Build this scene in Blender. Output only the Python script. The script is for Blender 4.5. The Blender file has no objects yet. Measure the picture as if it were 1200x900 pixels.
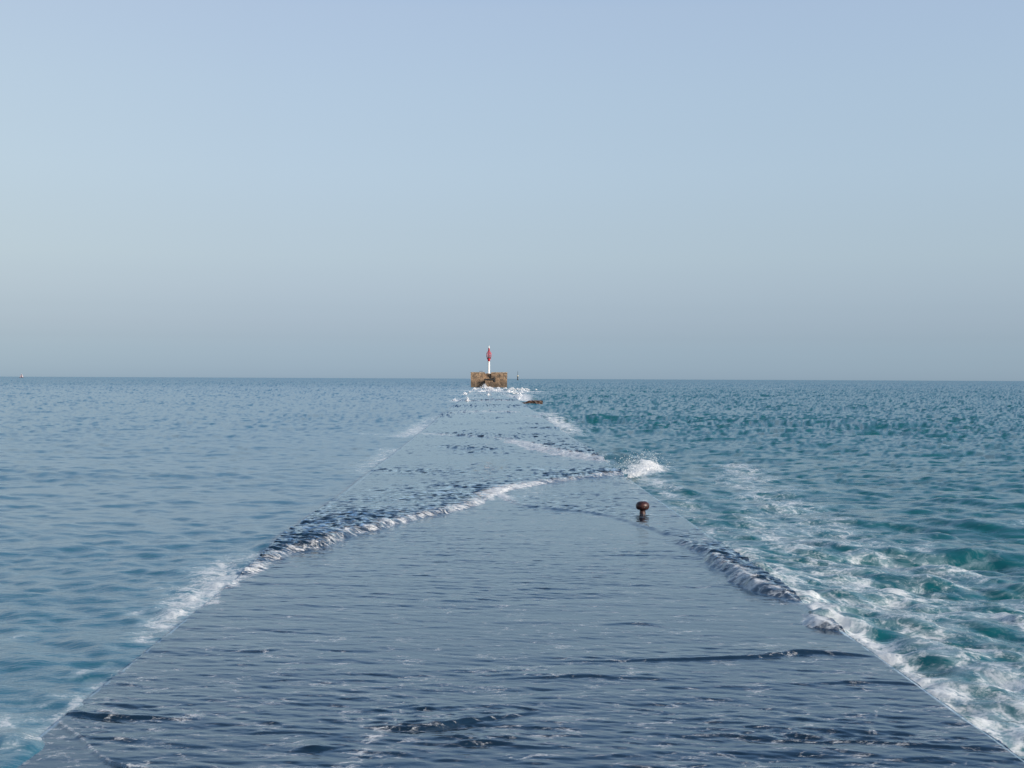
import bpy, bmesh, math, random
import numpy as np
from mathutils import Vector, Matrix

random.seed(4)
RNG = np.random.default_rng(7)
scene = bpy.context.scene
COL = scene.collection

# ---------------------------------------------------------------- measures
CAM_H = 2.6                 # eye height above the jetty deck (deck top is z = 0)
FOC = 1667.0                # focal length for a 1200 unit wide frame
YAW = math.atan(28 / FOC)
PITCH = math.atan(6.2 / FOC)
ROLL = math.radians(0.25)
DECK_X0, DECK_X1 = -3.228, 3.676
DECK_END = 440.0

# ---------------------------------------------------------------- camera
cam_data = bpy.data.cameras.new('camera')
cam = bpy.data.objects.new('camera', cam_data)
COL.objects.link(cam)
cam_data.sensor_width = 36
cam_data.lens = 36 * FOC / 1200
cam_data.clip_start = 0.1
cam_data.clip_end = 80000
R = (Matrix.Rotation(-YAW, 4, 'Z') @ Matrix.Rotation(math.pi / 2 - PITCH, 4, 'X') @ Matrix.Rotation(ROLL, 4, 'Z'))
cam.matrix_world = Matrix.Translation((0, 0, CAM_H)) @ R
scene.camera = cam
R3 = R.to_3x3()


def ground(px, py, z=0.0):
    """point of the plane z that a line of sight meets"""
    d = R3 @ Vector((px - 600, 450 - py, -FOC))
    t = (z - CAM_H) / d.z
    return (d.x * t, d.y * t)


def at(px, py, Y):
    d = R3 @ Vector((px - 600, 450 - py, -FOC))
    t = Y / d.y
    return Vector((d.x * t, Y, CAM_H + d.z * t))


# ---------------------------------------------------------------- helpers
def tag(o, label=None, cat=None, group=None, kind=None):
    if label: o['label'] = label
    if cat: o['category'] = cat
    if group: o['group'] = group
    if kind: o['kind'] = kind
    return o


def empty(name, loc):
    o = bpy.data.objects.new(name, None)
    o.location = loc
    COL.objects.link(o)
    return o


def link_bm(name, bm, mat, parent=None, smooth=True, loc=None):
    me = bpy.data.meshes.new(name)
    bm.normal_update()
    bm.to_mesh(me)
    bm.free()
    me.materials.append(mat)
    if smooth:
        for p in me.polygons: p.use_smooth = True
    o = bpy.data.objects.new(name, me)
    COL.objects.link(o)
    if parent: o.parent = parent
    if loc: o.location = loc
    return o


def lathe(bm, prof, n=32, cx=0, cy=0, cap=True):
    rings = []
    for r, z in prof:
        rings.append([bm.verts.new((cx + r * math.cos(2 * math.pi * i / n), cy + r * math.sin(2 * math.pi * i / n), z)) for i in range(n)])
    for a, b in zip(rings, rings[1:]):
        for i in range(n):
            bm.faces.new((a[i], a[(i + 1) % n], b[(i + 1) % n], b[i]))
    if cap:
        bm.faces.new(list(reversed(rings[0])))
        bm.faces.new(rings[-1])


def box(bm, x0, x1, y0, y1, z0, z1, bevel=0.0):
    r = bmesh.ops.create_cube(bm, size=1)
    for v in r['verts']:
        v.co = Vector((x0 + (v.co.x + .5) * (x1 - x0), y0 + (v.co.y + .5) * (y1 - y0), z0 + (v.co.z + .5) * (z1 - z0)))
    if bevel:
        es = list({e for v in r['verts'] for e in v.link_edges})
        bmesh.ops.bevel(bm, geom=es, offset=bevel, segments=2, affect='EDGES', profile=0.6)


def tube(bm, a, b, r, n=8):
    a, b = Vector(a), Vector(b)
    q = (b - a).to_track_quat('Z', 'Y')
    ra = [bm.verts.new(a + q @ Vector((r * math.cos(2 * math.pi * i / n), r * math.sin(2 * math.pi * i / n), 0))) for i in range(n)]
    rb = [bm.verts.new(b + q @ Vector((r * math.cos(2 * math.pi * i / n), r * math.sin(2 * math.pi * i / n), 0))) for i in range(n)]
    for i in range(n):
        bm.faces.new((ra[i], ra[(i + 1) % n], rb[(i + 1) % n], rb[i]))
    bm.faces.new(list(reversed(ra)))
    bm.faces.new(rb)


class NT:
    def __init__(self, tree):
        self.t = tree
        self.n = tree.nodes
        self.l = tree.links

    def node(self, typ, ins=None, **kw):
        x = self.n.new(typ)
        for k, v in kw.items(): setattr(x, k, v)
        for k, v in (ins or {}).items(): self.set(x.inputs[k], v)
        return x

    def set(self, sock, v):
        if hasattr(v, 'is_output'):
            self.l.new(v, sock)
        else:
            sock.default_value = v

    def math(self, op, a, b=None, c=None, clamp=False):
        x = self.n.new('ShaderNodeMath')
        x.operation = op
        x.use_clamp = clamp
        self.set(x.inputs[0], a)
        if b is not None: self.set(x.inputs[1], b)
        if c is not None: self.set(x.inputs[2], c)
        return x.outputs[0]

    def step(self, v, lo, hi, a=0.0, b=1.0):
        x = self.n.new('ShaderNodeMapRange')
        x.interpolation_type = 'SMOOTHSTEP'
        self.set(x.inputs['Value'], v)
        self.set(x.inputs['From Min'], lo)
        self.set(x.inputs['From Max'], hi)
        self.set(x.inputs['To Min'], a)
        self.set(x.inputs['To Max'], b)
        return x.outputs[0]

    def mix(self, f, a, b, blend='MIX'):
        x = self.n.new('ShaderNodeMix')
        x.data_type = 'RGBA'
        x.blend_type = blend
        self.set(x.inputs[0], f)
        self.set(x.inputs[6], a)
        self.set(x.inputs[7], b)
        return x.outputs[2]

    def noise(self, vec, scale, detail=4, rough=0.55, dist=0.0):
        x = self.n.new('ShaderNodeTexNoise')
        if vec is not None: self.l.new(vec, x.inputs['Vector'])
        x.inputs['Scale'].default_value = scale
        x.inputs['Detail'].default_value = detail
        x.inputs['Roughness'].default_value = rough
        x.inputs['Distortion'].default_value = dist
        return x

    def attr(self, name):
        x = self.n.new('ShaderNodeAttribute')
        x.attribute_name = name
        return x


def material(name):
    m = bpy.data.materials.new(name)
    m.use_nodes = True
    m.node_tree.nodes.clear()
    t = NT(m.node_tree)
    out = t.node('ShaderNodeOutputMaterial')
    return m, t, out


def simple(name, col, rough=0.5, metal=0.0, var=0.25, scale=6.0, bump=0.0):
    m, t, out = material(name)
    geo = t.node('ShaderNodeNewGeometry')
    n = t.noise(geo.outputs['Position'], scale, 5)
    c = t.mix(t.step(n.outputs['Fac'], .3, .7), tuple(v * (1 - var) for v in col) + (1,), tuple(min(1, v * (1 + var)) for v in col) + (1,))
    p = t.node('ShaderNodeBsdfPrincipled', {'Base Color': c, 'Roughness': rough, 'Metallic': metal})
    if bump:
        b = t.node('ShaderNodeBump', {'Height': n.outputs['Fac'], 'Strength': bump, 'Distance': 0.02})
        t.set(p.inputs['Normal'], b.outputs[0])
    t.set(out.inputs['Surface'], p.outputs[0])
    return m


# ---------------------------------------------------------------- world and sun
SUN_EL, SUN_AZ = math.radians(24), math.radians(128)      # sun to the right and behind
world = bpy.data.worlds.new('World')
scene.world = world
world.use_nodes = True
world.node_tree.nodes.clear()
w = NT(world.node_tree)
sky = w.node('ShaderNodeTexSky')
sky.sky_type = 'NISHITA'
sky.sun_disc = False
sky.sun_elevation = SUN_EL
sky.sun_rotation = SUN_AZ
sky.air_density = 1.0
sky.dust_density = 1.5
sky.ozone_density = 1.0
tc = w.node('ShaderNodeTexCoord')
sep = w.node('ShaderNodeSeparateXYZ', {0: tc.outputs['Generated']})
# sea haze: pales and cools the clear-air sky towards the horizon
ramp = w.node('ShaderNodeValToRGB')
ramp.color_ramp.interpolation = 'LINEAR'
zmap = w.node('ShaderNodeMapRange', {'Value': sep.outputs['Z'], 'From Min': 0.0, 'From Max': 0.6})
w.set(ramp.inputs[0], zmap.outputs[0])
SKY_GAIN = [(0.0023, (1.315, 1.724, 2.698)), (0.0062, (1.232, 1.626, 2.562)), (0.0131, (1.121, 1.492, 2.383)), (0.021, (0.998, 1.331, 2.157)), (0.0328, (0.877, 1.153, 1.883)), (0.0475, (0.797, 0.995, 1.594)), (0.0622, (0.783, 0.925, 1.429)), (0.0819, (0.787, 0.881, 1.274)), (0.1015, (0.828, 0.879, 1.185)), (0.121, (0.872, 0.892, 1.125)), (0.1405, (0.931, 0.923, 1.092)), (0.1697, (0.994, 0.953, 1.063)), (0.1986, (1.068, 1.0, 1.067)), (0.237, (1.18, 1.079, 1.097)), (0.2844, (1.291, 1.155, 1.125)), (0.3311, (1.407, 1.238, 1.172)), (0.4176, (1.593, 1.361, 1.264)), (0.52, (1.5, 1.42, 1.42)), (0.62, (1.42, 1.46, 1.52)), (0.9167, (1.25, 1.36, 1.46))]
els = ramp.color_ramp.elements
while len(els) > 1: els.remove(els[-1])
els[0].position = SKY_GAIN[0][0]
els[0].color = SKY_GAIN[0][1] + (1,)
for p_, c_ in SKY_GAIN[1:]:
    e = els.new(p_)
    e.color = c_ + (1,)
haze_air = w.mix(1.0, sky.outputs[0], ramp.outputs[0], 'MULTIPLY')
# the haze is a little brighter to the east than the clear-air model has it
eastness = w.node('ShaderNodeMapRange', {'Value': sep.outputs['X'], 'From Min': -.16, 'From Max': .5})
haze_air = w.mix(1.0, haze_air, w.mix(eastness.outputs[0], (1, 1, 1, 1), (1.16, 1.22, 1.255, 1)), 'MULTIPLY')
westness = w.node('ShaderNodeMapRange', {'Value': sep.outputs['X'], 'From Min': -.14, 'From Max': -.36})
haze_air = w.mix(1.0, haze_air, w.mix(westness.outputs[0], (1, 1, 1, 1), (.97, .95, .91, 1)), 'MULTIPLY')
bg = w.node('ShaderNodeBackground', {'Color': haze_air, 'Strength': 0.12})
wo = w.node('ShaderNodeOutputWorld', {'Surface': bg.outputs[0]})

sun_data = bpy.data.lights.new('sun', 'SUN')
sun_data.energy = 3.3
sun_data.angle = math.radians(0.55)
sun_data.color = (1.0, 0.91, 0.80)
sun = bpy.data.objects.new('sun', sun_data)
COL.objects.link(sun)
sdir = Vector((math.sin(SUN_AZ) * math.cos(SUN_EL), math.cos(SUN_AZ) * math.cos(SUN_EL), math.sin(SUN_EL)))
sun.rotation_euler = sdir.to_track_quat('Z', 'Y').to_euler()
sun.location = sdir * 500

# ---------------------------------------------------------------- wave fields
class Tile:
    """periodic patch of random waves: height, slopes and crest-sharpening shift; unit rms slope"""

    def __init__(self, N, L, lmin, lmax, alpha, ang, spread, seed, rot=0.0):
        rng = np.random.default_rng(seed)
        k1 = 2 * np.pi * np.fft.fftfreq(N, L / N)
        kx, ky = np.meshgrid(k1, k1)
        k = np.hypot(kx, ky)
        k[0, 0] = 1
        th = np.arctan2(ky, kx) - ang
        D = np.abs(np.cos(th)) ** spread + 0.03
        lam = 2 * np.pi / k
        band = np.exp(-(lmin / lam) ** 4 * 0.7) * np.exp(-(lam / lmax) ** 4 * 0.7)
        A = k ** (-alpha) * D * band
        A[0, 0] = 0
        c = A * (rng.normal(size=k.shape) + 1j * rng.normal(size=k.shape))
        sx = np.real(np.fft.ifft2(1j * kx * c))
        sy = np.real(np.fft.ifft2(1j * ky * c))
        s = 1 / math.sqrt(np.mean(sx ** 2 + sy ** 2))
        h = np.real(np.fft.ifft2(c))
        dx = np.real(np.fft.ifft2(-1j * kx / k * c))
        dy = np.real(np.fft.ifft2(-1j * ky / k * c))
        self.f = [a.astype(np.float32) * s for a in (h, sx, sy, dx, dy)]
        self.N, self.L, self.rot = N, L, rot

    def __call__(self, x, y, chan=(0, 1, 2, 3, 4)):
        c, s = math.cos(self.rot), math.sin(self.rot)
        u = ((c * x - s * y) / self.L * self.N)
        v = ((s * x + c * y) / self.L * self.N)
        i, j = np.floor(u).astype(np.int64), np.floor(v).astype(np.int64)
        fu, fv = (u - i).astype(np.float32), (v - j).astype(np.float32)
        i %= self.N
        j %= self.N
        i1, j1 = (i + 1) % self.N, (j + 1) % self.N
        out = []
        for q in chan:
            f = self.f[q]
            out.append((f[j, i] * (1 - fu) + f[j, i1] * fu) * (1 - fv) + (f[j1, i] * (1 - fu) + f[j1, i1] * fu) * fv)
        if len(chan) == 5:      # back to the unrotated frame
            h, sx, sy, dx, dy = out
            return h, c * sx + s * sy, -s * sx + c * sy, c * dx + s * dy, -s * dx + c * dy
        return out


def sstep(a, b, v):
    t = np.clip((v - a) / (b - a), 0, 1)
    return t * t * (3 - 2 * t)


wig = Tile(512, 7.3, 0.07, 1.6, 1.7, 0.6, 0.0, 31, 0.4)       # raggedness of the wave fronts
wig_mid = Tile(256, 11.0, .35, 5.0, 1.9, 0.6, 0.0, 32, 0.2)


def polydist(x, y, pts, vals):
    """distance, side (+ = left of travel), values interpolated along a polyline"""
    best = np.full(x.shape, 1e9)
    side = np.zeros(x.shape)
    out = [np.zeros(x.shape) for _ in range(vals.shape[1])]
    for a, b, va, vb in zip(pts[:-1], pts[1:], vals[:-1], vals[1:]):
        ex, ey = b[0] - a[0], b[1] - a[1]
        L2 = ex * ex + ey * ey
        t = np.clip(((x - a[0]) * ex + (y - a[1]) * ey) / L2, 0, 1)
        qx, qy = x - a[0] - t * ex, y - a[1] - t * ey
        d = np.hypot(qx, qy)
        m = d < best
        best = np.where(m, d, best)
        side = np.where(m, np.sign(ex * qy - ey * qx), side)
        for k in range(len(out)):
            out[k] = np.where(m, va[k] * (1 - t) + vb[k] * t, out[k])
    return best, side, out


def spline(p, n=6):
    p = np.array(p, float)
    if len(p) < 3: return p
    q = np.vstack([2 * p[0] - p[1], p, 2 * p[-1] - p[-2]])
    res = []
    for i in range(1, len(q) - 2):
        for t in np.linspace(0, 1, n, endpoint=False):
            a, b, c, d = q[i - 1], q[i], q[i + 1], q[i + 2]
            res.append(.5 * (2 * b + (c - a) * t + (2 * a - 5 * b + 4 * c - d) * t * t + (3 * b - a - 3 * c + d) * t ** 3))
    res.append(q[-2])
    return np.array(res)


# wave fronts running over the deck: rows of (px, py, height m, foam), then front width, back length, kept share
FRONTS = [
    # the long front from the left edge to the meeting point
    ([(150, 772, .0, .3), (200, 735, .02, .5), (250, 700, .035, .55), (292, 676, .10, .6), (330, 659, .22, .5), (400, 634, .27, .5), (480, 613, .24, .52),
      (545, 598, .20, .58), (584, 581, .10, .62)], .16, 1.0, .12),
    # from the meeting point to the right edge
    ([(572, 590, .0, .5), (583, 580, .10, .75), (610, 573, .17, .68), (650, 567, .20, .52), (700, 561, .22, .5), (735, 557, .22, .52), (752, 556, .12, .5)], .2, .8, .15),
    # thin lip swinging round to the right
    ([(575, 572, .0, .6), (584, 583, .03, .75), (600, 591, .035, .5), (640, 598, .035, .25), (700, 604, .035, .15), (740, 616, .04, .15), (780, 630, .06, .3),
      (820, 649, .11, .45), (845, 668, .15, .5), (880, 689, .17, .55), (915, 703, .1, .45), (932, 709, .0, .3)], .14, .55, .1),
    ([(936, 720, .0, .3), (945, 732, .10, .8), (965, 738, .10, .75), (990, 743, .04, .5)], .12, .4, .0),
    # farther fronts
    ([(478, 507, .0, .5), (500, 510, .12, .6), (540, 512, .14, .45), (590, 516, .14, .5), (605, 522, .22, .75), (640, 530, .26, .72), (680, 538, .28, .72), (704, 542, .26, .6), (735, 541, .3, .5), (750, 540, .1, .5)], .4, 1.1, .1),
    ([(436, 556, .0, .2), (450, 556, .07, .1), (490, 560, .09, .12), (530, 564, .09, .08), (572, 565, .0, .05)], .25, .6, .05),
    ([(500, 495, .0, .4), (512, 492, .14, .3), (535, 487, .2, .35), (560, 484, .22, .5), (590, 484, .2, .6), (612, 482, .0, .5)], .8, 2.2, .1),
    ([(470, 524, .0, .1), (500, 525, .06, .05), (560, 528, .08, .12), (620, 529, .0, .05)], .4, .8, 0),
    ([(520, 532, .0, .0), (560, 532, .05, .05), (590, 534, .0, 0)], .3, .5, 0),
    ([(575, 497, .0, .1), (590, 498, .1, .1), (600, 500, .0, .1)], .6, 1., 0),
    ([(590, 501, .0, 0), (610, 503, .12, .05), (640, 505, .14, .05), (672, 505, .0, .1)], .5, 1.6, 0),
    ([(600, 487, .0, .4), (625, 489, .15, .5), (645, 492, .12, .4), (656, 492, .0, .3)], .8, 1.4, 0),
    ([(548, 478, .0, .2), (575, 477, .2, .3), (610, 478, .2, .3), (630, 478, .0, .3)], 1.5, 3, 0),
    ([(560, 471, .0, .5), (580, 470, .2, .6), (605, 471, .0, .4)], 2., 4, 0),
    # close, small lips
    ([(630, 780, .0, .0), (680, 780, .018, .1), (760, 779, .026, .25), (830, 777, .03, .35), (900, 774, .035, .1), (945, 770, .04, .05), (1000, 772, .022, 0), (1026, 773, .0, 0)], .05, .22, .0),
    ([(560, 801, .0, .0), (640, 799, .018, .0), (690, 798, .022, .0), (740, 800, .015, .0), (850, 799, .0, 0)], .045, .2, .0),
    ([(415, 858, .0, .2), (450, 858, .028, .2), (490, 861, .05, .25), (530, 855, .045, .3), (580, 848, .035, .15), (650, 835, .0, 0)], .06, .24, .0),
    ([(510, 880, .0, .1), (540, 879, .035, .1), (570, 877, .04, .1), (620, 882, .02, .0), (690, 880, .0, 0)], .06, .16, .0),
    ([(800, 866, .0, .1), (860, 868, .02, .0), (930, 875, .03, .0), (1000, 876, .035, 0), (1080, 882, .03, 0), (1180, 885, .02, 0), (1215, 888, .0, 0)], .05, .2, .0),
    ([(930, 806, .0, .0), (1000, 804, .018, .0), (1060, 806, .018, .0), (1085, 808, .0, 0)], .05, .15, .0),
    ([(70, 842, .0, .2), (85, 843, .04, .15), (120, 846, .035, .05), (180, 848, .03, .0), (252, 849, .0, 0)], .05, .2, .0),
    ([(255, 765, .0, .0), (300, 768, .02, .0), (335, 763, .0, 0)], .06, .2, .0),
    ([(250, 868, .0, .0), (330, 864, .018, .0), (420, 866, .0, 0)], .05, .2, .0),
    ([(330, 888, .0, .0), (370, 886, .03, .1), (410, 880, .0, 0)], .05, .15, .0),
    ([(490, 706, .0, .0), (540, 708, .015, .0), (595, 709, .0, 0)], .06, .25, .0),
    ([(700, 736, .0, .0), (745, 735, .018, .0), (790, 740, .0, 0)], .06, .25, .0),
]
FR = []
for pts, wf, wb, keep in FRONTS:
    a = spline(pts)
    xy = np.array([ground(p[0], p[1]) for p in a])
    vals = np.clip(a[:, 2:4], 0, 1)
    far_d = np.hypot(*xy.mean(0))
    wf, wb = wf * 1.25, wb * 1.3
    if 32 < far_d < 105:                  # the fronts out there are broader, rounder rollers
        wf = max(wf, 1.15 * far_d ** 2 * .62 / (FOC * CAM_H))
        vals[:, 0] *= min(1.5, max(1.0, .34 * wf / vals[:, 0].max()))
    FR.append((xy, vals, wf, wb, keep))


def fronts(x, y):
    """height, foam density and roughening (chop) of the fronts"""
    H = np.zeros(x.shape)
    F = np.zeros(x.shape)
    C = np.zeros(x.shape)
    n1 = wig(x, y, (0,))[0]
    n1 = n1 / n1.std() * np.clip(16 / np.hypot(x, y), .15, 1)
    n2 = wig_mid(x, y, (0,))[0]
    n2 = n2 / n2.std()
    for xy, vals, wf, wb, keep in FR:
        m = wb * 5 + 1
        sel = (x > xy[:, 0].min() - m) & (x < xy[:, 0].max() + m) & (y > xy[:, 1].min() - m) & (y < xy[:, 1].max() + m)
        if not sel.any(): continue
        xs, ys = x[sel], y[sel]
        d, sd, (h, f) = polydist(xs, ys, xy, vals)
        s = d * np.where(sd == 0, 1, sd) + n1[sel] * wf * .13 + n2[sel] * wf * .26
        rise = sstep(-wf * .5, wf * .5, s)
        back = np.exp(-np.clip(s, 0, None) / wb)
        lump = np.clip(1 + .05 * n1[sel] + .09 * n2[sel], .4, 1.6)
        long = .36 + .64 * (1 - np.exp(-np.clip(s, 0, None) / (wb * .75)))
        if wb > .9:
            prof = .82 * h * rise * long * (keep + (1 - keep) * np.exp(-np.clip(s, 0, None) / (wb * 2.2))) * lump
        else:
            prof = np.where(h < .06, .85, .70) * h * rise * (keep + (1 - keep) * back) * lump
        near = np.exp(-np.clip(s - wf * .6, 0, None) / (wb * .38)) * sstep(-wf * 1.0, -wf * .1, s)
        fo = f * 1.06 * near * np.clip(h / .02, 0, 1)
        hh = H[sel]
        H[sel] = np.maximum(hh, prof) + .35 * np.minimum(hh, prof)
        F[sel] = np.maximum(F[sel], fo)
        C[sel] = np.maximum(C[sel], np.clip(h / .1, 0, 1.3) * np.exp(-np.clip(s, 0, None) / (wb * 1.5)) * sstep(-wf * .2, wf * .8, s))
    return H, F, C


# strokes of foam: pixel polyline of (px, py, radius m, density)
STROKES = [
    # left of the deck
    [(20, 880, .15, .55), (75, 845, .18, .6), (110, 810, .12, .5), (140, 785, .1, .45)],
    [(-20, 860, .2, .45), (30, 840, .25, .5), (90, 815, .2, .4)],
    [(165, 752, .14, .62), (200, 722, .32, .66), (240, 692, .5, .66), (275, 665, .6, .62), (310, 650, .5, .48)],
    [(140, 725, .1, .5), (165, 715, .15, .5)],
    [(0, 745, .2, .5), (22, 742, .12, .45)],
    [(95, 790, .1, .42), (130, 775, .1, .4)],
    [(425, 553, .5, .5), (445, 538, .9, .55), (462, 524, .8, .5)],
    [(470, 510, 1.0, .6), (488, 503, 1.0, .65), (500, 494, 1., .55), (512, 487, .8, .45)],
    [(420, 505, .6, .45), (450, 507, .8, .5), (480, 507, .8, .5)],
    [(425, 466, 1.5, .42), (470, 465, 1.5, .45), (500, 467, 1.5, .35)],
    # right of the deck
    [(1230, 900, .5, .68), (1150, 845, .5, .68), (1080, 795, .45, .72), (1020, 757, .42, .74), (960, 715, .5, .7), (930, 690, .6, .68), (890, 660, .6, .58), (850, 630, .5, .5)],
    [(1260, 850, .8, .6), (1180, 790, .8, .56), (1110, 745, .8, .58), (1040, 700, .9, .58), (980, 665, 1.0, .54), (920, 630, .9, .5), (880, 605, .8, .46)],
    [(1215, 725, .16, .7), (1185, 712, .2, .72), (1160, 700, .15, .6)],
    [(1110, 705, .3, .56), (1060, 685, .4, .58), (1020, 670, .4, .56)],
    [(1140, 665, .35, .58), (1080, 655, .5, .6), (1030, 650, .5, .58)],
    [(1170, 700, 1.2, .45), (1080, 660, 1.4, .46), (980, 620, 1.4, .46), (900, 580, 1.3, .45), (860, 545, 1.2, .45)],
    [(860, 537, .6, .62), (868, 541, .8, .56), (885, 549, .8, .5)],
    [(850, 560, .6, .5), (880, 568, .7, .52), (960, 590, .6, .5)],
    [(765, 560, .5, .6), (790, 575, .7, .45), (815, 600, .7, .42), (840, 622, .5, .5)],
    [(745, 556, .7, .85), (760, 549, .6, .95), (770, 540, .4, .8)],
    [(715, 536, .3, .5), (745, 532, .3, .6)],
    [(648, 490, 1.2, .7), (660, 500, 1.1, .72), (672, 507, 1., .5)],
    [(632, 481, 1.6, .62), (642, 486, 1.4, .62)],
    [(1180, 860, .4, .66), (1215, 830, .4, .66)],
    # around the far end
    [(550, 457, 6, .85), (580, 457.5, 6, 1.0), (618, 458, 6, .95)],
    [(555, 459.5, 4, .85), (600, 459, 5, 1.), (615, 460, 5, 1.)],
    [(608, 462, 2.5, .95), (610, 466, 2, .95), (614, 469, 1.5, .8)],
    [(555, 466, 2.5, .7), (548, 470, 2, .9), (530, 469, 2, .7)],
    [(540, 462, 3, .8), (570, 461.5, 3, .75)],
    # lines of white water far out
    [(905, 455, 4, .62), (935, 454.7, 4, .65)],
    [(1110, 456.5, 3, .58), (1170, 456.3, 4, .64)],
    [(1185, 456.5, 3, .6), (1215, 456.5, 4, .66)],
    [(560, 446.2, 12, .5), (600, 446.6, 14, .58)],
    [(505, 446, 20, .6), (545, 446, 20, .6)],
]
ST = []
for pts in STROKES:
    a = np.array(pts, float)
    ST.append((np.array([ground(p[0], p[1]) for p in a]), a[:, 2:4]))


def strokes(x, y):
    D = np.zeros(x.shape)
    for xy, vals in ST:
        m = 3 * vals[:, 0].max()
        sel = (x > xy[:, 0].min() - m) & (x < xy[:, 0].max() + m) & (y > xy[:, 1].min() - m) & (y < xy[:, 1].max() + m)
        if not sel.any(): continue
        d, _, (r, q) = polydist(x[sel], y[sel], xy, vals)
        D[sel] = np.maximum(D[sel], q * np.exp(-(d / r) ** 2 * .8))
    return D


def grid_faces(nr, nc, keep=None):
    i = np.arange(nr - 1)[:, None] * nc + np.arange(nc - 1)[None, :]
    f = np.stack([i, i + 1, i + nc + 1, i + nc], -1)
    if keep is not None: f = f[keep]
    return f.reshape(-1, 4)


def sheet(name, X, Y, Z, faces, attrs, mat, parent=None):
    co = np.stack([X, Y, Z], -1).reshape(-1, 3).astype(np.float32)
    used = np.zeros(len(co), bool)
    used[faces.ravel()] = True
    remap = np.cumsum(used) - 1
    faces = remap[faces]
    co = co[used]
    me = bpy.data.meshes.new(name)
    me.vertices.add(len(co))
    me.vertices.foreach_set('co', co.ravel())
    me.loops.add(faces.size)
    me.loops.foreach_set('vertex_index', faces.ravel().astype(np.int32))
    me.polygons.add(len(faces))
    me.polygons.foreach_set('loop_start', np.arange(0, faces.size, 4, dtype=np.int32))
    me.update(calc_edges=True)
    me.polygons.foreach_set('use_smooth', np.ones(len(faces), bool))
    for k, v in attrs.items():
        if v.ndim == 3:
            at_ = me.attributes.new(k, 'FLOAT_VECTOR', 'POINT')
            at_.data.foreach_set('vector', v.reshape(-1, 3)[used].astype(np.float32).ravel())
        else:
            at_ = me.attributes.new(k, 'FLOAT', 'POINT')
            at_.data.foreach_set('value', v.ravel()[used].astype(np.float32))
    me.materials.append(mat)
    o = bpy.data.objects.new(name, me)
    COL.objects.link(o)
    if parent: o.parent = parent
    return o


def visible_slope(sx, sy, X, Y, amount, mean=None, keep=1.0):
    """far out only the sides of waves that rise towards the shore can be seen past their crests"""
    d = np.hypot(X, Y)
    vx, vy = X / d, Y / d
    along = sx * vx + sy * vy
    graze = CAM_H / d
    seen = np.sqrt(along ** 2 + (graze * .6) ** 2)
    if mean is not None:            # many waves share one point of view far out: their spread averages away, their lean stays
        seen = mean + (seen - mean) * keep
    new = along + (seen - along) * amount
    cx, cy = sx - along * vx, sy - along * vy
    return cx * keep + new * vx, cy * keep + new * vy


def to_normal(sx, sy):
    n = np.stack([-sx, -sy, np.ones_like(sx)], -1)
    return n / np.linalg.norm(n, axis=-1, keepdims=True)


# ---------------------------------------------------------------- water materials
def foam_nodes(t, dens, pos, fine=1.0):
    """foam cover from a density: torn, stringy patches"""
    wv = t.noise(pos, .9, 3)
    off = t.node('ShaderNodeVectorMath', {0: wv.outputs['Color'], 1: (.5, .5, .5)}, operation='SUBTRACT')
    off = t.node('ShaderNodeVectorMath', {0: off.outputs[0], 'Scale': .9}, operation='SCALE')
    pos2 = t.node('ShaderNodeVectorMath', {0: pos, 1: off.outputs[0]}, operation='ADD').outputs[0]
    a = t.noise(pos2, 2.2 * fine, 9, .68, .5)
    b = t.noise(pos2, 9 * fine, 5, .6, .4)
    ridge = t.math('SUBTRACT', 1, t.math('MULTIPLY', t.math('ABSOLUTE', t.math('SUBTRACT', b.outputs['Fac'], .5)), 7))
    d3 = t.noise(pos, 21 * fine, 6, .7, .8)
    wv2 = t.noise(pos, 3.5 * fine, 4, .6)
    pos3 = t.node('ShaderNodeVectorMath', {0: pos2, 1: t.node('ShaderNodeVectorMath', {0: wv2.outputs['Color'], 'Scale': .42 / fine}, operation='SCALE').outputs[0]}, operation='ADD').outputs[0]
    vor = t.node('ShaderNodeTexVoronoi', {'Vector': pos3, 'Scale': 3.4 * fine}, feature='DISTANCE_TO_EDGE')
    lace = t.step(vor.outputs['Distance'], 0.0, .17, 1.0, 0.0)
    v = t.math('ADD', t.math('MULTIPLY', t.step(a.outputs['Fac'], .25, .75), .46), t.math('MULTIPLY', ridge, .13))
    v = t.math('ADD', v, t.math('MULTIPLY', t.step(d3.outputs['Fac'], .28, .72), .22))
    v = t.math('ADD', v, t.math('MULTIPLY', lace, .17))
    thr = t.math('SUBTRACT', 1.02, dens)
    cover = t.step(v, t.math('SUBTRACT', thr, .10), t.math('ADD', thr, .29))
    under = t.step(t.step(a.outputs['Fac'], .25, .75), t.math('SUBTRACT', thr, .42), t.math('ADD', thr, .25))
    return cover, under, d3.outputs['Fac']


def foam_bsdf(t, hgt):
    bmp = t.node('ShaderNodeBump', {'Height': hgt, 'Strength': .5, 'Distance': .025})
    return t.node('ShaderNodeBsdfPrincipled', {'Base Color': (.70, .705, .69, 1), 'Roughness': .85, 'Normal': bmp.outputs[0]})


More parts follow.
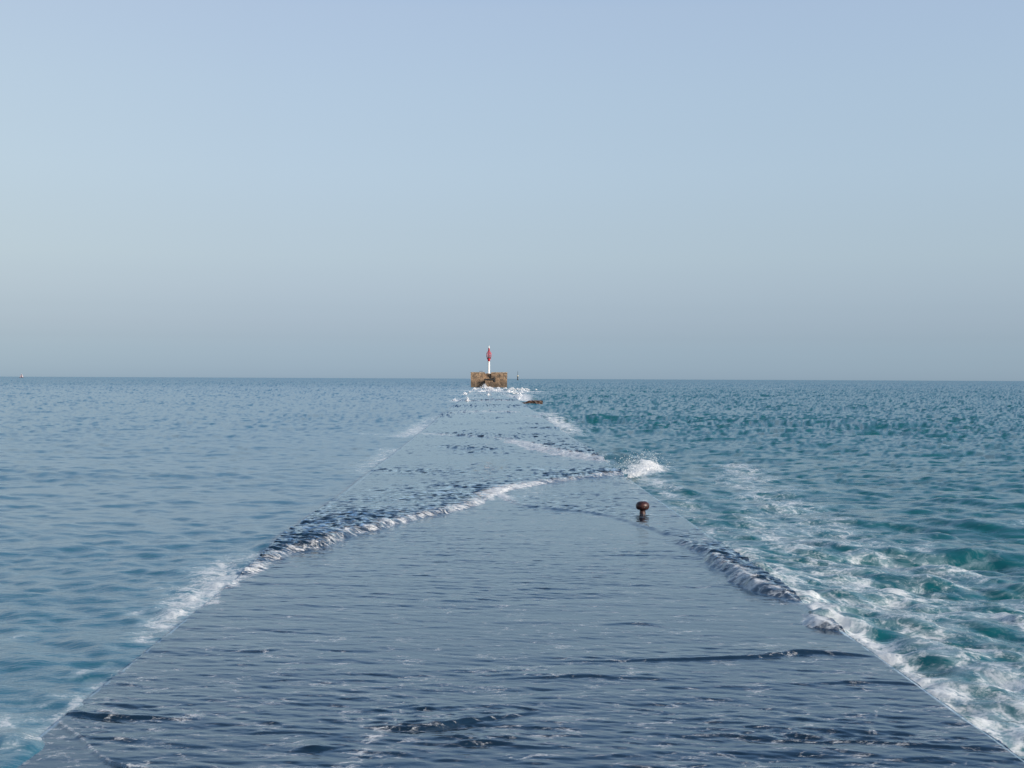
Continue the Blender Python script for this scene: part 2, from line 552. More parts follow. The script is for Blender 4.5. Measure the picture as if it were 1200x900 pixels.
m_sea, t, out = material('sea_water')
geo = t.node('ShaderNodeNewGeometry')
pos = geo.outputs['Position']
dens = t.attr('foam').outputs['Fac']
side = t.attr('side').outputs['Fac']
far = t.attr('far').outputs['Fac']
cover, under, fh = foam_nodes(t, dens, pos)
nrm = t.node('ShaderNodeVectorMath', {0: t.attr('wave_normal').outputs['Vector']}, operation='NORMALIZE').outputs[0]
mp = t.node('ShaderNodeMapping', {'Vector': pos, 'Scale': (4.5, 11, 8)})
rip = t.noise(mp.outputs[0], 1.0, 4, .62, .4)
rb = t.node('ShaderNodeBump', {'Height': rip.outputs['Fac'], 'Strength': t.math('MULTIPLY', t.math('SUBTRACT', 1, t.math('MULTIPLY', far, .7)), .55), 'Distance': .022, 'Normal': nrm})
body = t.mix(side, (.020, .112, .156, 1), (.005, .094, .106, 1))
body = t.mix(t.math('MULTIPLY', under, .9), body, (.20, .30, .32, 1))
wat = t.node('ShaderNodeBsdfPrincipled', {'Base Color': body, 'Roughness': t.math('ADD', .06, t.math('MULTIPLY', far, .12)), 'IOR': t.math('SUBTRACT', 1.56, t.math('MULTIPLY', side, .18)), 'Normal': rb.outputs[0]})
fo = foam_bsdf(t, fh)
mx = t.node('ShaderNodeMixShader', {0: t.math('MULTIPLY', cover, .80), 1: wat.outputs[0], 2: fo.outputs[0]})
t.set(out.inputs['Surface'], mx.outputs[0])

m_film, t, out = material('clear_shallow_water')
geo = t.node('ShaderNodeNewGeometry')
pos = geo.outputs['Position']
dens = t.attr('foam').outputs['Fac']
far = t.attr('far').outputs['Fac']
mp0 = t.node('ShaderNodeMapping', {'Vector': pos, 'Scale': (.62, 1.25, 1)})     # flecks drawn out across the deck by the flow
cover, under, fh = foam_nodes(t, dens, mp0.outputs[0], 2.2)
nrm = t.node('ShaderNodeVectorMath', {0: t.attr('wave_normal').outputs['Vector']}, operation='NORMALIZE').outputs[0]
mp = t.node('ShaderNodeMapping', {'Vector': pos, 'Scale': (6, 16, 8)})
rip = t.noise(mp.outputs[0], 1.6, 3, .6, .2)
rip2 = t.noise(mp.outputs[0], 4.5, 3, .6, .4)
rh = t.math('ADD', rip.outputs['Fac'], t.math('MULTIPLY', rip2.outputs['Fac'], .4))
rb = t.node('ShaderNodeBump', {'Height': rh, 'Strength': t.math('MULTIPLY', t.math('SUBTRACT', 1, t.math('MULTIPLY', far, .8)), .42), 'Distance': .014, 'Normal': nrm})
fr = t.node('ShaderNodeFresnel', {'IOR': 1.74, 'Normal': rb.outputs[0]})
tr = t.node('ShaderNodeBsdfTransparent', {'Color': (.80, .88, .92, 1)})
gl = t.node('ShaderNodeBsdfGlossy', {'Color': (.86, .955, 1, 1), 'Roughness': .05, 'Normal': rb.outputs[0]})
turbid = t.node('ShaderNodeBsdfDiffuse', {'Color': (.04, .22, .42, 1)})
tr = t.node('ShaderNodeMixShader', {0: .06, 1: tr.outputs[0], 2: turbid.outputs[0]})
fm = t.node('ShaderNodeMixShader', {0: fr.outputs[0], 1: tr.outputs[0], 2: gl.outputs[0]})
fo = foam_bsdf(t, fh)
mx = t.node('ShaderNodeMixShader', {0: t.math('MULTIPLY', cover, .9), 1: fm.outputs[0], 2: fo.outputs[0]})
t.set(out.inputs['Surface'], mx.outputs[0])

# ---------------------------------------------------------------- sea
swell = Tile(512, 97.0, 2.6, 15.0, 2.7, math.radians(75), 3, 1, .15)
chop = Tile(512, 23.0, .7, 4.0, 2.6, math.radians(70), 2, 2, -.2)
small = Tile(512, 5.9, .16, 1.0, 2.5, math.radians(80), 1.5, 3, .33)
gust = Tile(256, 240.0, 12, 90, 2.0, math.radians(90), 1, 8, .1)


def sea_sheet():
    pr = np.concatenate([np.arange(620, 470, -1.6), np.arange(470, 3, -.72), np.geomspace(3, .1, 46)])
    yr = FOC * CAM_H / pr
    u = np.concatenate([-np.geomspace(3.2, .44, 70)[:-1], np.arange(-.44, .48, .95 / FOC), np.geomspace(.48, 3.2, 70)[1:]])
    Y, U = np.meshgrid(yr, u, indexing='ij')
    X = Y * U
    dist = np.hypot(X, Y)
    edge = np.maximum(DECK_X0 - X, X - DECK_X1)                 # distance outside the deck
    right = sstep(-2, 2, X - .2)
    beyond = sstep(DECK_END - 20, DECK_END + 120, Y)
    rightness = np.clip(right * (1 - .6 * beyond) + .4 * beyond, 0, 1)
    g = gust(X, Y, (0,))[0]
    g = np.clip(1 + .18 * g / g.std(), .6, 1.35)
    shelter = np.clip(.55 + .45 * sstep(0, 9, edge), 0, 1)      # calmer beside the deck on the left
    calm = np.where(X < .2, shelter, 1)
    faraway = sstep(60, 260, dist) * (1 - rightness)
    a_sw = (.022 + .012 * rightness) * g * calm
    a_ch = (.045 + .083 * rightness + .03 * faraway) * g * calm
    a_sm = (.105 + .100 * rightness + .06 * faraway) * g
    h1, s1x, s1y, d1x, d1y = swell(X, Y)
    h2, s2x, s2y, d2x, d2y = chop(X, Y)
    h3, s3x, s3y, d3x, d3y = small(X, Y)
    tame = sstep(-.3, 1.2, edge) * .7 + .3
    fade = 1 - sstep(400, 3000, dist)
    H, F, C = fronts(X, Y)
    Z = (a_sw * h1 * tame * 1.3 + a_ch * h2 * tame + a_sm * h3 * (1 + .6 * C)) * fade
    level = np.where(X < .2, .012 - .09 * sstep(16, 24, Y), -.075 - .09 * sstep(0, 2.5, edge)) * fade
    Z = Z + level + H * .9 * np.exp(-np.clip(edge, 0, None) / .9)
    # heave where the sea climbs against the right side, and at the far splash
    for px, py, r, hh in [(752, 546, .7, .42), (722, 538, 1.0, .26), (890, 668, .6, .12), (960, 722, .45, .12), (1010, 745, .5, .05), (655, 497, 2., .12), (612, 466, 3., .5)]:
        gx, gy = ground(px, py)
        Z = Z + hh * np.exp(-(((X - gx) / r) ** 2 + ((Y - gy) / (r * 1.2)) ** 2))
    sx = a_sw * s1x + a_ch * s2x + a_sm * s3x
    sy = a_sw * s1y + a_ch * s2y + a_sm * s3y
    lam = .95 - .15 * rightness
    Xd = X + lam * fade * tame * (a_ch * d2x + a_sw * d1x + a_sm * d3x) * sstep(.1, 1.5, edge)
    Yd = Y + lam * fade * tame * (a_ch * d2y + a_sw * d1y + a_sm * d3y) * sstep(.1, 1.5, edge)
    inside = (edge < -.12) & (Y < DECK_END)
    Z = Z - .10 * sstep(.02, .36, -edge) * (Y < DECK_END)
    inside = (edge < np.where(X < .2, -.4, -.15)) & (Y < DECK_END)
    Z = np.where(inside, np.minimum(Z, -.25), Z)
    # geometric slope where the mesh is fine enough, wave statistics farther out
    P = np.stack([Xd, Yd, Z], -1)
    du = np.gradient(P, axis=1)
    dv = np.gradient(P, axis=0)
    n = np.cross(du, dv)
    n *= np.sign(n[..., 2:3])
    n /= np.linalg.norm(n, axis=-1, keepdims=True)
    keep_ = .85 / (1 + np.clip(dist - 40, 0, None) / 260)
    fx, fy = visible_slope(sx, sy, X, Y, sstep(15, 70, dist), .062 + .068 * np.maximum(rightness, sstep(150, 600, dist)), keep_)
    nf = to_normal(fx, fy)
    far = sstep(10, 45, dist)[..., None]
    N = n * (1 - far) + nf * far
    N /= np.linalg.norm(N, axis=-1, keepdims=True)
    foam = np.maximum(strokes(X, Y), F * np.exp(-np.clip(edge, 0, None) / .5))
    # small breaking crests on the right
    crest = h2 * a_ch
    foam = np.maximum(foam, .34 * sstep(1.6, 3.2, crest / (crest.std() + 1e-6)) * rightness * (1 - sstep(40, 160, dist)))
    keepv = ~((edge < -.7) & (Y < DECK_END - 2))
    churn = wig(X, Y, (0,))[0]
    Z = Z + np.where(inside, 0, .018 * np.clip(churn / churn.std(), -2, 3) * sstep(.4, .75, foam) * (1 - sstep(40, 90, dist)))
    k = keepv[:-1, :-1] | keepv[1:, :-1] | keepv[:-1, 1:] | keepv[1:, 1:]
    o = sheet('sea', Xd, Yd, Z, grid_faces(len(yr), len(u), k), {'foam': foam, 'side': rightness, 'far': far[..., 0], 'wave_normal': N}, m_sea)
    tag(o, kind='structure')


sea_sheet()

# ---------------------------------------------------------------- jetty
m_deck, t, out = material('wet_concrete')
geo = t.node('ShaderNodeNewGeometry')
pos = geo.outputs['Position']
n1 = t.noise(pos, .7, 6, .6)
n2 = t.noise(pos, 14, 5, .65)
c = t.mix(t.step(n1.outputs['Fac'], .3, .72), (.028, .032, .037, 1), (.058, .066, .076, 1))
c = t.mix(t.math('MULTIPLY', t.step(n2.outputs['Fac'], .45, .75), .5), c, (.03, .04, .05, 1))
b = t.node('ShaderNodeBump', {'Height': n2.outputs['Fac'], 'Strength': .3, 'Distance': .01})
p = t.node('ShaderNodeBsdfPrincipled', {'Base Color': c, 'Roughness': t.step(n1.outputs['Fac'], .3, .7, .24, .5), 'Normal': b.outputs[0]})
t.set(out.inputs['Surface'], p.outputs[0])

jetty = empty('jetty', ((DECK_X0 + DECK_X1) / 2, 0, 0))
tag(jetty, 'long flat dark concrete jetty awash with shallow water, leading out to the beacon platform', 'jetty')
bm = bmesh.new()
prof = [(-3.452, -3.5), (-3.452, -.014), (-3.438, -.002), (-1.7, .0), (0, .004), (1.7, .0), (3.438, -.002), (3.452, -.014), (3.452, -3.5)]
ys = list(np.concatenate([np.arange(-8, 60, .5), np.arange(60, DECK_END - 1, 8), [DECK_END]]))
rows = []
for yy in ys:
    rr = random.Random(int(yy * 10))
    rows.append([bm.verts.new((x + (rr.uniform(-.012, .012) if abs(x) > 3 else 0), yy, z)) for x, z in prof])
for a, b_ in zip(rows, rows[1:]):
    for i in range(len(prof) - 1):
        bm.faces.new((a[i], a[i + 1], b_[i + 1], b_[i]))
bm.faces.new(rows[0])
bm.faces.new(list(reversed(rows[-1])))
bmesh.ops.recalc_face_normals(bm, faces=bm.faces)
link_bm('deck', bm, m_deck, jetty, smooth=False)

ripA = Tile(1024, 11.0, .10, 1.1, 2.35, math.radians(92), 9, 11, .0)
ripB = Tile(512, 4.3, .05, .30, 2.4, math.radians(88), 4, 12, .21)
calmT = Tile(256, 43.0, 1.5, 16, 2.0, math.radians(90), .5, 13, .1)


def film_sheet():
    pr = np.concatenate([np.arange(620, 470, -1.2), np.arange(470, 8.6, -.62)])
    yr = FOC * CAM_H / pr
    yr = yr[yr < DECK_END + 2]
    xr = np.concatenate([np.linspace(DECK_X0, DECK_X1, 900)])
    Y, X = np.meshgrid(yr, xr, indexing='ij')
    dist = np.hypot(X, Y)
    H, F, C = fronts(X, Y)
    g = calmT(X, Y, (0,))[0]
    g = np.clip(1 + .3 * g / g.std(), .4, 1.7)
    nearer = 1 + .12 * (1 - sstep(8, 18, Y))
    aA = .024 * g * nearer * (1 + 3.0 * C * (1 - .25 * sstep(30, 55, Y))) * (1 + 1.6 * sstep(120, 300, Y))
    aB = .040 * g * nearer ** 2 * (1 + 6.0 * C * (1 - .3 * sstep(30, 55, Y))) * (1 + 1.6 * sstep(120, 300, Y))
    hA, ax, ay, _, _ = ripA(X, Y)
    hB, bx, by, _, _ = ripB(X, Y)
    ed = np.minimum(X - DECK_X0, DECK_X1 - X)
    Z = .030 + aA * hA + aB * hB + H
    Zs = Z.copy()
    Z = np.where(ed < .05, np.minimum(Z, .003 + (Z - .003) * sstep(-.002, .036, ed)), Z)
    # the near left corner has drained: film thins to nothing past a curved lip
    cx = np.array([ground(p, q) for p, q in spline([(40, 838), (68, 850), (92, 866), (110, 884), (130, 896), (170, 904), (260, 925)])])
    sel = (Y < 13) & (X < .5)
    d, sd, _ = polydist(X[sel], Y[sel], cx, np.ones((len(cx), 1)))
    s = d * np.where(sd == 0, 1, sd) + wig(X[sel], Y[sel], (0,))[0] * .03
    lip = sstep(-.035, .015, s)
    Z[sel] = Z[sel] * lip + .004 * (1 - lip)
    Zs[sel] = Zs[sel] * lip + .004 * (1 - lip)
    F[sel] = np.maximum(F[sel], .62 * np.exp(-((s - .005) / .022) ** 2))
    Hy, Hx = np.gradient(H, yr, xr)
    rx, ry = aA * ax + aB * bx, aA * ay + aB * by
    rms = np.hypot(aA, aB)
    ry = .66 * ry + .32 * np.clip(ry, 0, None) ** 2 / rms          # steeper on the leading side of each ripple
    still = np.ones(X.shape)
    still[sel] = .25 + .75 * lip
    sx = rx * still + Hx
    sy = ry * still + Hy
    fx, fy = visible_slope(sx, sy, X, Y, sstep(20, 90, dist))
    n_mesh_y, n_mesh_x = np.gradient(Zs, yr, xr)
    far = sstep(3, 7, dist)
    N = to_normal(n_mesh_x * (1 - far) + fx * far, n_mesh_y * (1 - far) + fy * far)
    foam = np.maximum(F, strokes(X, Y) * sstep(-.05, -.6, -ed * 0 - .3) * (ed < .25))
    farend = sstep(150, 210, Y)
    foam = np.maximum(foam, strokes(X, Y) * farend)
    # pale scum streak running down the middle near the camera and flecks behind the fronts
    st = np.array([ground(p, q) for p, q in [(408, 905), (440, 868), (470, 840), (505, 815)]])
    d, _, (r, q) = polydist(X, Y, st, np.array([[.15, .56], [.14, .54], [.12, .46], [.08, .2]]))
    foam = np.maximum(foam, q * np.exp(-(d / r) ** 2))
    foam = np.maximum(foam, .325 + .05 * (1 - sstep(9, 17, Y)) - .1 * sstep(22, 42, Y))
    o = sheet('water_film', X, Y, Z, grid_faces(len(yr), len(xr)), {'foam': foam, 'far': far, 'wave_normal': N}, m_film)
    o.parent = jetty
    o.matrix_parent_inverse = Matrix.Translation((-(DECK_X0 + DECK_X1) / 2, 0, 0))
    return o


film_sheet()

# ---------------------------------------------------------------- bollard
m_rust, t, out = material('rusty_iron')
geo = t.node('ShaderNodeTexCoord')
pos = geo.outputs['Object']
n1 = t.noise(pos, 16, 6, .65)
n2 = t.noise(pos, 70, 4, .6)
c = t.mix(t.step(n1.outputs['Fac'], .36, .62), (.016, .009, .010, 1), (.075, .024, .018, 1))
c = t.mix(t.math('MULTIPLY', t.step(n2.outputs['Fac'], .52, .7), .5), c, (.14, .055, .035, 1))
b = t.node('ShaderNodeBump', {'Height': n2.outputs['Fac'], 'Strength': .5, 'Distance': .006})
p = t.node('ShaderNodeBsdfPrincipled', {'Base Color': c, 'Roughness': .33, 'Metallic': .15, 'Normal': b.outputs[0]})
t.set(out.inputs['Surface'], p.outputs[0])
bx, by = ground(753, 602.5, .03)
bol = empty('bollard', (bx, by, 0))
bol.scale = (.9, .9, .9)
bol.location.z = -.018
tag(bol, 'rusty mushroom headed mooring bollard standing in the water near the jetty right edge', 'bollard')
bm = bmesh.new()
lathe(bm, [(.085, .0), (.075, .03), (.066, .07), (.060, .12), (.060, .17), (.066, .16)], 32)
link_bm('post', bm, m_rust, bol)
bm = bmesh.new()
lathe(bm, [(.06, .142), (.09, .145), (.118, .158), (.138, .188), (.145, .226), (.140, .262), (.124, .292), (.095, .313), (.055, .325), (.014, .329)], 40)
link_bm('head', bm, m_rust, bol)
bm = bmesh.new()
lathe(bm, [(.15, -.002), (.15, .014), (.143, .02), (.09, .022), (.084, .035)], 32)
for k in range(6):
    a = k * math.pi / 3
    lathe(bm, [(.013, .016), (.013, .032), (.004, .034)], 6, .12 * math.cos(a), .12 * math.sin(a))
link_bm('base_plate', bm, m_rust, bol)

# ---------------------------------------------------------------- stone platform
PY = 442.0
m_stone, t, out = material('weathered_stone')
tco = t.node('ShaderNodeTexCoord')
pos = tco.outputs['Object']
sepn = t.node('ShaderNodeSeparateXYZ', {0: pos})
uv = t.node('ShaderNodeCombineXYZ', {0: t.math('ADD', sepn.outputs[0], sepn.outputs[1]), 1: sepn.outputs[2]})
br = t.node('ShaderNodeTexBrick', {'Vector': uv.outputs[0], 'Color1': (.29, .185, .11, 1), 'Color2': (.40, .26, .155, 1), 'Mortar': (.13, .10, .075, 1), 'Scale': 1.0,
                                   'Mortar Size': .035, 'Brick Width': 1.1, 'Row Height': .5})
n1 = t.noise(pos, .8, 6, .65)
n2 = t.noise(pos, 3.0, 5, .65)
c = t.mix(t.math('MULTIPLY', t.step(n1.outputs['Fac'], .46, .6), .85), br.outputs['Color'], (.10, .072, .052, 1))
c = t.mix(t.math('MULTIPLY', t.step(n2.outputs['Fac'], .56, .7), .8), c, (.45, .36, .26, 1))
tide = t.math('ADD', sepn.outputs[2], t.math('MULTIPLY', n1.outputs['Fac'], 3.0))
c = t.mix(t.step(tide, 4.0, 2.4, 0.0, .6), c, (.075, .058, .042, 1))
c = t.mix(t.math('MULTIPLY', t.step(n2.outputs['Fac'], .44, .34), .7), c, (.07, .055, .045, 1))
b = t.node('ShaderNodeBump', {'Height': n2.outputs['Fac'], 'Strength': .5, 'Distance': .06})
p = t.node('ShaderNodeBsdfPrincipled', {'Base Color': c, 'Roughness': .85, 'Normal': b.outputs[0]})
t.set(out.inputs['Surface'], p.outputs[0])
m_dark = simple('shadow_dark_stone', (.028, .026, .024), .7, 0, .3, 2)  # shadow tone put into the stone colour, for the ramp and the landing bars
m_cap = simple('worn_coping_stone', (.42, .32, .22), .85, 0, .3, 1.2, .3)

pc = at(573, 444, PY)
plat = empty('stone_platform', (pc.x, PY, 0))
tag(plat, 'square brown stone platform with rough masonry walls at the far end of the jetty', 'platform')
HW, TOP = 5.62, 4.3


def rubble(bm, x0, x1, y0, y1, z0, z1, step, amp, seed):
    """block with uneven masonry faces"""
    r = random.Random(seed)
    b2 = bmesh.new()
    box(b2, x0, x1, y0, y1, z0, z1)
    n = max(1, int(max(x1 - x0, z1 - z0) / step))
    bmesh.ops.subdivide_edges(b2, edges=b2.edges[:], cuts=n, use_grid_fill=True)
    for v in b2.verts:
        v.co += Vector((r.uniform(-amp, amp), r.uniform(-amp, amp), r.uniform(-amp, amp) * .6))
    me = bpy.data.meshes.new('tmp')
    b2.to_mesh(me)
    b2.free()
    bm.from_mesh(me)
    bpy.data.meshes.remove(me)


bm = bmesh.new()
rubble(bm, -HW, -1.35, 0, 9, -3, TOP, 1.2, .08, 1)              # left shoulder
rubble(bm, .75, HW, 0, 9, -3, TOP, 1.2, .08, 2)                 # right shoulder
rubble(bm, -1.36, .76, 1.5, 8.98, -3, TOP - .1, .7, .05, 3)    # set-back middle behind the steps
link_bm('wall', bm, m_stone, plat, smooth=False)
bm = bmesh.new()
for x0, x1, y0, y1 in [(-HW - .06, -1.32, -.07, .55), (.72, HW + .06, -.07, .55), (-HW - .06, -HW + .5, .56, 9.05), (HW - .5, HW + .06, .56, 9.05)]:
    rubble(bm, x0, x1, y0, y1, TOP + .05, TOP + .28, .5, .05, int(x0 * 10))
link_bm('coping', bm, m_cap, plat, smooth=False)
bm = bmesh.new()
for k in range(7):                                              # steps climbing the slot from the landing
    box(bm, -1.33 + .01 * k, .73, .1 + k * .2, 1.48, 2.2 + k * .27 - .27 if k else .3, 2.2 + k * .27 if k else 2.2, .01)
link_bm('steps', bm, m_stone, plat, smooth=False)
bm = bmesh.new()
rubble(bm, -1.2, 1.6, -1.3, -.02, -3, 2.15, .5, .08, 8)        # landing in front of the slot
link_bm('landing', bm, m_stone, plat, smooth=False)
bm = bmesh.new()                                                # sloping ramp left of the landing, diagonal stair shadow put into its dark colour
pts = [(-3.6, -.2), (-1.25, 1.75), (-1.25, -2.5), (-3.6, -2.5)]
va = [bm.verts.new((x, -1.0, z)) for x, z in pts]
vb = [bm.verts.new((x, -.06, z)) for x, z in pts]
bm.faces.new(va)
bm.faces.new(list(reversed(vb)))
for i in range(4): bm.faces.new((va[(i + 1) % 4], va[i], vb[i], vb[(i + 1) % 4]))
link_bm('ramp', bm, m_dark, plat, smooth=False)
bm = bmesh.new()
rubble(bm, -1.5, 1.9, -1.5, -1.2, 2.16, 2.55, .6, .05, 5)      # dark bars at the landing, added to hold the shadow line in their colour
rubble(bm, 1.45, 2.0, -1.5, -.1, 1.6, 3.0, .5, .05, 6)
link_bm('shadow_bar', bm, m_dark, plat, smooth=False)
bm = bmesh.new()
tube(bm, (-2.9, .4, TOP + .3), (-2.9, .4, TOP + .62), .05)
tube(bm, (-2.1, .4, TOP + .3), (-2.1, .4, TOP + .62), .05)
tube(bm, (-2.95, .4, TOP + .6), (-2.05, .4, TOP + .6), .05)
link_bm('railing', bm, m_rust, plat)

# ---------------------------------------------------------------- beacon
m_white = simple('white_paint', (.78, .77, .74), .45, 0, .08, 2)
m_red = simple('red_paint', (.55, .035, .05), .4, 0, .15, 2)
m_black = simple('dark_iron', (.03, .02, .022), .5, .3, .2, 4)
bpos = at(573, 444, PY + 3.2)
bea = empty('beacon', (bpos.x - .05, PY + 3.2, TOP - .1))
tag(bea, 'slim white and red navigation beacon standing on the stone platform', 'beacon')
bm = bmesh.new()
lathe(bm, [(.55, -.02), (.55, .12), (.40, .16), (.33, .25), (.31, 3.75), (.31, 3.8)], 28)
link_bm('column', bm, m_white, bea)
bm = bmesh.new()
lathe(bm, [(.32, 3.78), (.36, 4.2), (.55, 4.6), (.58, 4.75)], 28)
link_bm('collar', bm, m_red, bea)
bm = bmesh.new()
lathe(bm, [(.5, 4.74), (.68, 4.75), (.70, 4.95), (.5, 4.97)], 28)
link_bm('gallery', bm, m_black, bea)
bm = bmesh.new()                                                # red lattice daymark
NB = 14
for k in range(NB):
    a = 2 * math.pi * k / NB
    a2 = 2 * math.pi * (k + 1) / NB
    for (r0, z0), (r1, z1) in zip([(.60, 4.95), (.72, 5.3), (.72, 6.3)], [(.72, 5.3), (.72, 6.3), (.42, 6.85)]):
        tube(bm, (r0 * math.cos(a), r0 * math.sin(a), z0), (r1 * math.cos(a), r1 * math.sin(a), z1), .05, 6)
    for z, r in [(5.3, .72), (5.8, .72), (6.3, .72), (6.85, .42)]:
        tube(bm, (r * math.cos(a), r * math.sin(a), z), (r * math.cos(a2), r * math.sin(a2), z), .045, 6)
link_bm('daymark_cage', bm, m_red, bea)
bm = bmesh.new()
lathe(bm, [(.20, 4.96), (.20, 7.0), (.25, 7.02), (.22, 7.9), (.24, 7.95)], 20)
link_bm('mast', bm, m_red, bea)
bm = bmesh.new()
lathe(bm, [(.24, 7.94), (.24, 8.05), (.18, 8.08), (.18, 8.4), (.20, 8.42), (.10, 8.58), (.03, 8.62), (.03, 8.85), (.01, 8.87)], 20)
link_bm('lantern', bm, m_white, bea)

# ---------------------------------------------------------------- marker out at sea beyond the platform
m_yel = simple('pale_band_paint', (.62, .55, .40), .5, 0, .1, 2)
MY = 2600.0
mp_ = at(606.7, 443, MY)
mk = empty('channel_marker', (mp_.x, MY, 0))
tag(mk, 'thin dark marker post with a pale band far out at sea right of the platform', 'marker post')
bm = bmesh.new()
lathe(bm, [(1.2, -2), (1.2, 1.5), (.9, 2.0), (.8, 6.2), (1.0, 6.5)], 16)
link_bm('body', bm, m_black, mk)
bm = bmesh.new()
lathe(bm, [(1.0, 6.49), (1.3, 6.6), (1.3, 8.9), (.6, 9.2)], 16)
link_bm('band', bm, m_yel, mk)
bm = bmesh.new()
lathe(bm, [(.28, 9.1), (.26, 15.6), (.15, 16.2)], 8)
link_bm('topmast', bm, m_black, mk)

# ---------------------------------------------------------------- sailing boat on the horizon
m_sail = simple('pale_pink_sailcloth', (.80, .66, .66), .8, 0, .05, .5)
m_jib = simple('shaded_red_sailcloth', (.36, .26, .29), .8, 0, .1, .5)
m_hull = simple('dark_hull_paint', (.10, .10, .13), .4, 0, .2, .5)
SY = 2640.0
sp = at(25.2, 442, SY)
boat = empty('sailing_boat', (sp.x, SY, 0))
tag(boat, 'tiny sailing boat with pale pink sail on the horizon at far left', 'sailing boat')
bm = bmesh.new()
rows = []
for xx, hw, zt in [(-4.2, .7, 1.0), (-2, 1.3, .95), (1, 1.4, 1.0), (3.2, .8, 1.2), (4.6, .06, 1.4)]:
    rows.append([bm.verts.new((xx, -hw, zt)), bm.verts.new((xx * .92, -hw * .6, -.3)), bm.verts.new((xx * .92, hw * .6, -.3)), bm.verts.new((xx, hw, zt))])
for a, b_ in zip(rows, rows[1:]):
    for i in range(4): bm.faces.new((a[i], a[(i + 1) % 4], b_[(i + 1) % 4], b_[i]))
bm.faces.new(rows[0]); bm.faces.new(list(reversed(rows[-1])))
bmesh.ops.recalc_face_normals(bm, faces=bm.faces)
link_bm('hull', bm, m_hull, boat, smooth=False)
bm = bmesh.new()
tube(bm, (0, 0, .9), (0, 0, 8.6), .1)
link_bm('mast', bm, m_hull, boat)


def sail(tack, head, clew, belly):
    bm = bmesh.new()
    T, Hd, Cl = Vector(tack), Vector(head), Vector(clew)
    n = 8
    for sgn in (0, .03):
        g = []
        for i in range(n + 1):
            row = []
            for j in range(n + 1):
                u, v = i / n, j / n
                a = T.lerp(Hd, u)
                b2 = Cl.lerp(Hd, u)
                q = a.lerp(b2, v)
                q.y += belly * math.sin(math.pi * v) * (1 - u * .7) + sgn
                row.append(bm.verts.new(q))
            g.append(row)
        for i in range(n):
            for j in range(n): bm.faces.new((g[i][j], g[i][j + 1], g[i + 1][j + 1], g[i + 1][j]))
    return bm


link_bm('mainsail', sail((.1, 0, 1.6), (.1, 0, 8.3), (3.6, -1.2, 1.6), -.5), m_sail, boat)
link_bm('jib', sail((-3.6, .2, 1.2), (-.1, .1, 7.6), (-.3, .6, 1.5), .4), m_jib, boat)

# ---------------------------------------------------------------- weed-brown ledge at the right side
lx, ly = ground(626, 472.5)
m_weed = simple('brown_weed_rock', (.075, .036, .022), .6, 0, .6, 3, .5)
bm = bmesh.new()
rubble(bm, -1.25, .85, -.6, .6, -1.5, .27, .2, .06, 12)
r = random.Random(5)
for v in bm.verts:
    if v.co.z > 0:
        v.co.z *= .25 + .75 * sstep(-1.0, -.5, np.array(v.co.x)).item()
led = link_bm('rock', bm, m_weed, None, smooth=False, loc=(lx, ly, 0))
tag(led, 'low rust-brown weedy rock awash beside the right edge of the jetty far out', 'rock')

# ---------------------------------------------------------------- spray and broken water
m_spray, t, out = material('white_spray')
geo = t.node('ShaderNodeNewGeometry')
n1 = t.noise(geo.outputs['Position'], 18, 4, .6)
p = t.node('ShaderNodeBsdfPrincipled', {'Base Color': (.82, .83, .84, 1), 'Roughness': .7, 'Subsurface Weight': 0})
b = t.node('ShaderNodeBump', {'Height': n1.outputs['Fac'], 'Strength': .6, 'Distance': .03})
t.set(p.inputs['Normal'], b.outputs[0])
t.set(out.inputs['Surface'], p.outputs[0])


def droplet(bm, c, r, rnd):
    q = bmesh.ops.create_icosphere(bm, subdivisions=1, radius=1)
    sx, sy, sz = (r * rnd.uniform(.6, 1.5) for _ in range(3))
    rot = Matrix.Rotation(rnd.uniform(0, 6.28), 3, Vector((rnd.uniform(-1, 1), rnd.uniform(-1, 1), 1)).normalized())
    for v in q['verts']:
        v.co = Vector(c) + rot @ Vector((v.co.x * sx, v.co.y * sy, v.co.z * sz))


def plume(bm, cx, cy, z0, wx, wy, hgt, n, rad, rnd, lean=0.0):
    """thrown water: dense low down, loose drops at the top"""
    for _ in range(n):
        u = rnd.random() ** 1.7
        spread = (1 - u) ** .55
        x = rnd.gauss(0, .42) * wx * spread
        y = rnd.gauss(0, .42) * wy * spread
        z = u * hgt * (.75 + .5 * rnd.random())
        droplet(bm, (cx + x + lean * z, cy + y, z0 + z), rad * (1.25 - .85 * u) * rnd.uniform(.5, 1.2), rnd)


rnd = random.Random(21)
bm = bmesh.new()
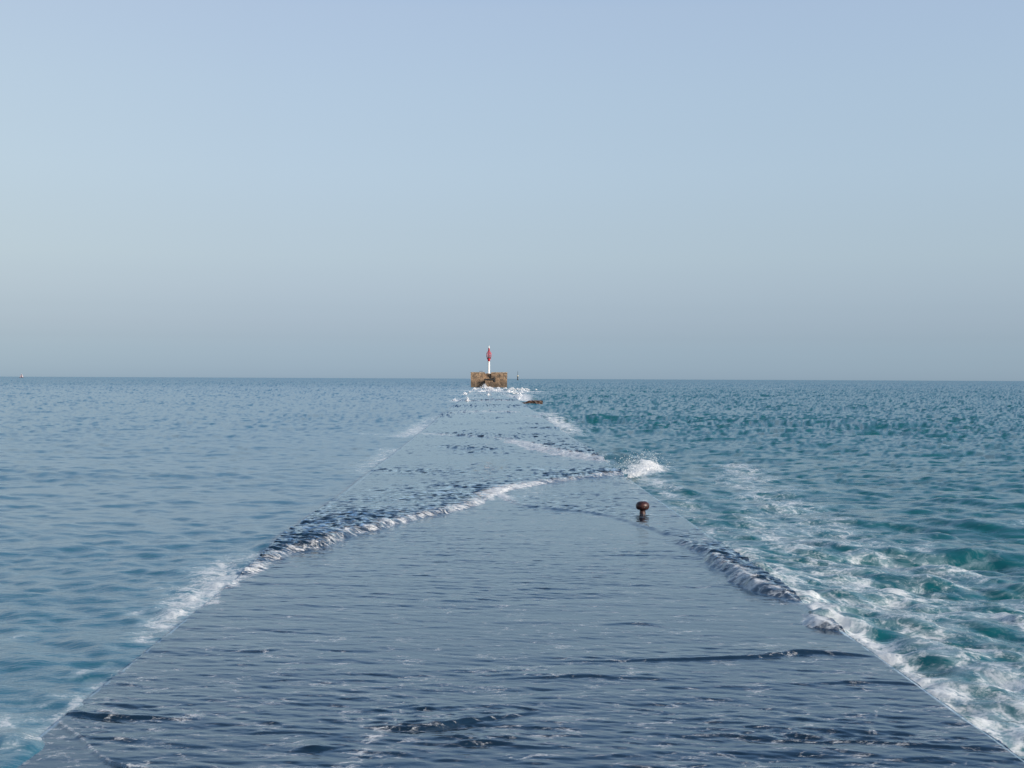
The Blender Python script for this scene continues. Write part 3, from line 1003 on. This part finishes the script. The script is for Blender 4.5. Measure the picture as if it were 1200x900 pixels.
# the splash where a front leaves the deck on the right
gx, gy = ground(750, 560)
e0, e1 = Vector(ground(738, 562)), Vector(ground(768, 548))
for k in range(26):
    u = k / 25
    q = e0.lerp(e1, u)
    hh = .08 + .20 * math.sin(min(1, u * 1.15) * math.pi * .62) ** 1.4
    plume(bm, q.x, q.y, .05, .16, .26, hh * rnd.uniform(.5, 1.2), 44, .0115, rnd, .12)
for k in range(700):
    u = rnd.random()
    q = e0.lerp(e1, u)
    droplet(bm, (q.x + rnd.gauss(-.1, .26), q.y + rnd.gauss(0, .35), .05 + rnd.random() ** 2 * .5), rnd.uniform(.004, .009), rnd)
o = link_bm('spray', bm, m_spray)
tag(o, kind='stuff')
tag(o, 'white water thrown up where a wave front leaves the right edge of the jetty', 'spray')
bm = bmesh.new()
# crests bursting round the foot of the platform
BURSTS = [(rnd.uniform(548, 618), 455.6 + abs(rnd.gauss(0, 2.2)), rnd.uniform(4, 9), rnd.uniform(.5, 1.2), 40) for _ in range(40)]
for px, py, wpx, hpx, n in BURSTS + [(568, 454, 9, 4.6, 380), (574, 455, 10, 2.0, 200), (556, 453.6, 4, 1.2, 60), (584, 453.8, 6, 1.5, 100), (592, 454.2, 5, 1.4, 80), (600, 456, 9, 2.0, 190), (612, 456.5, 7, 2.2, 150),
                            (545, 462, 6, 2.6, 150), (572, 463.5, 4, 2.6, 120), (548, 470.5, 5, 5.2, 260), (533, 469, 6, 1.8, 100), (540, 470, 4, 1.6, 70), (610, 464, 3, 3.5, 140), (608, 467.5, 3, 3., 110),
                            (565, 459, 11, 1.3, 150), (582, 458.6, 10, 1.2, 120), (590, 462, 9, .8, 80), (585, 465.5, 7, .7, 70), (597, 459, 10, 1.6, 150), (604, 461, 7, 1.6, 120), (620, 457, 3, .9, 30), (628, 456.4, 2, .7, 20)]:
    cx, cy = ground(px, max(py, 455.3) if 552 < px < 595 else py)
    s = math.hypot(cx, cy) / FOC
    plume(bm, cx, cy, -.05, wpx * s * .62, wpx * s * .7, hpx * s * 1.15, n, s * .42, rnd)
o = link_bm('surf', bm, m_spray)
tag(o, kind='stuff')
tag(o, 'white surf breaking over the jetty end at the foot of the stone platform', 'surf')

# ---------------------------------------------------------------- output
scene.view_settings.view_transform = 'Standard'
scene.view_settings.look = 'None'
scene.view_settings.exposure = 0.0
scene.view_settings.gamma = 1.0
scene.render.resolution_x, scene.render.resolution_y = 1024, 768
scene.cycles.max_bounces = 8
scene.cycles.transparent_max_bounces = 12
scene.cycles.caustics_reflective = False
scene.cycles.caustics_refractive = False
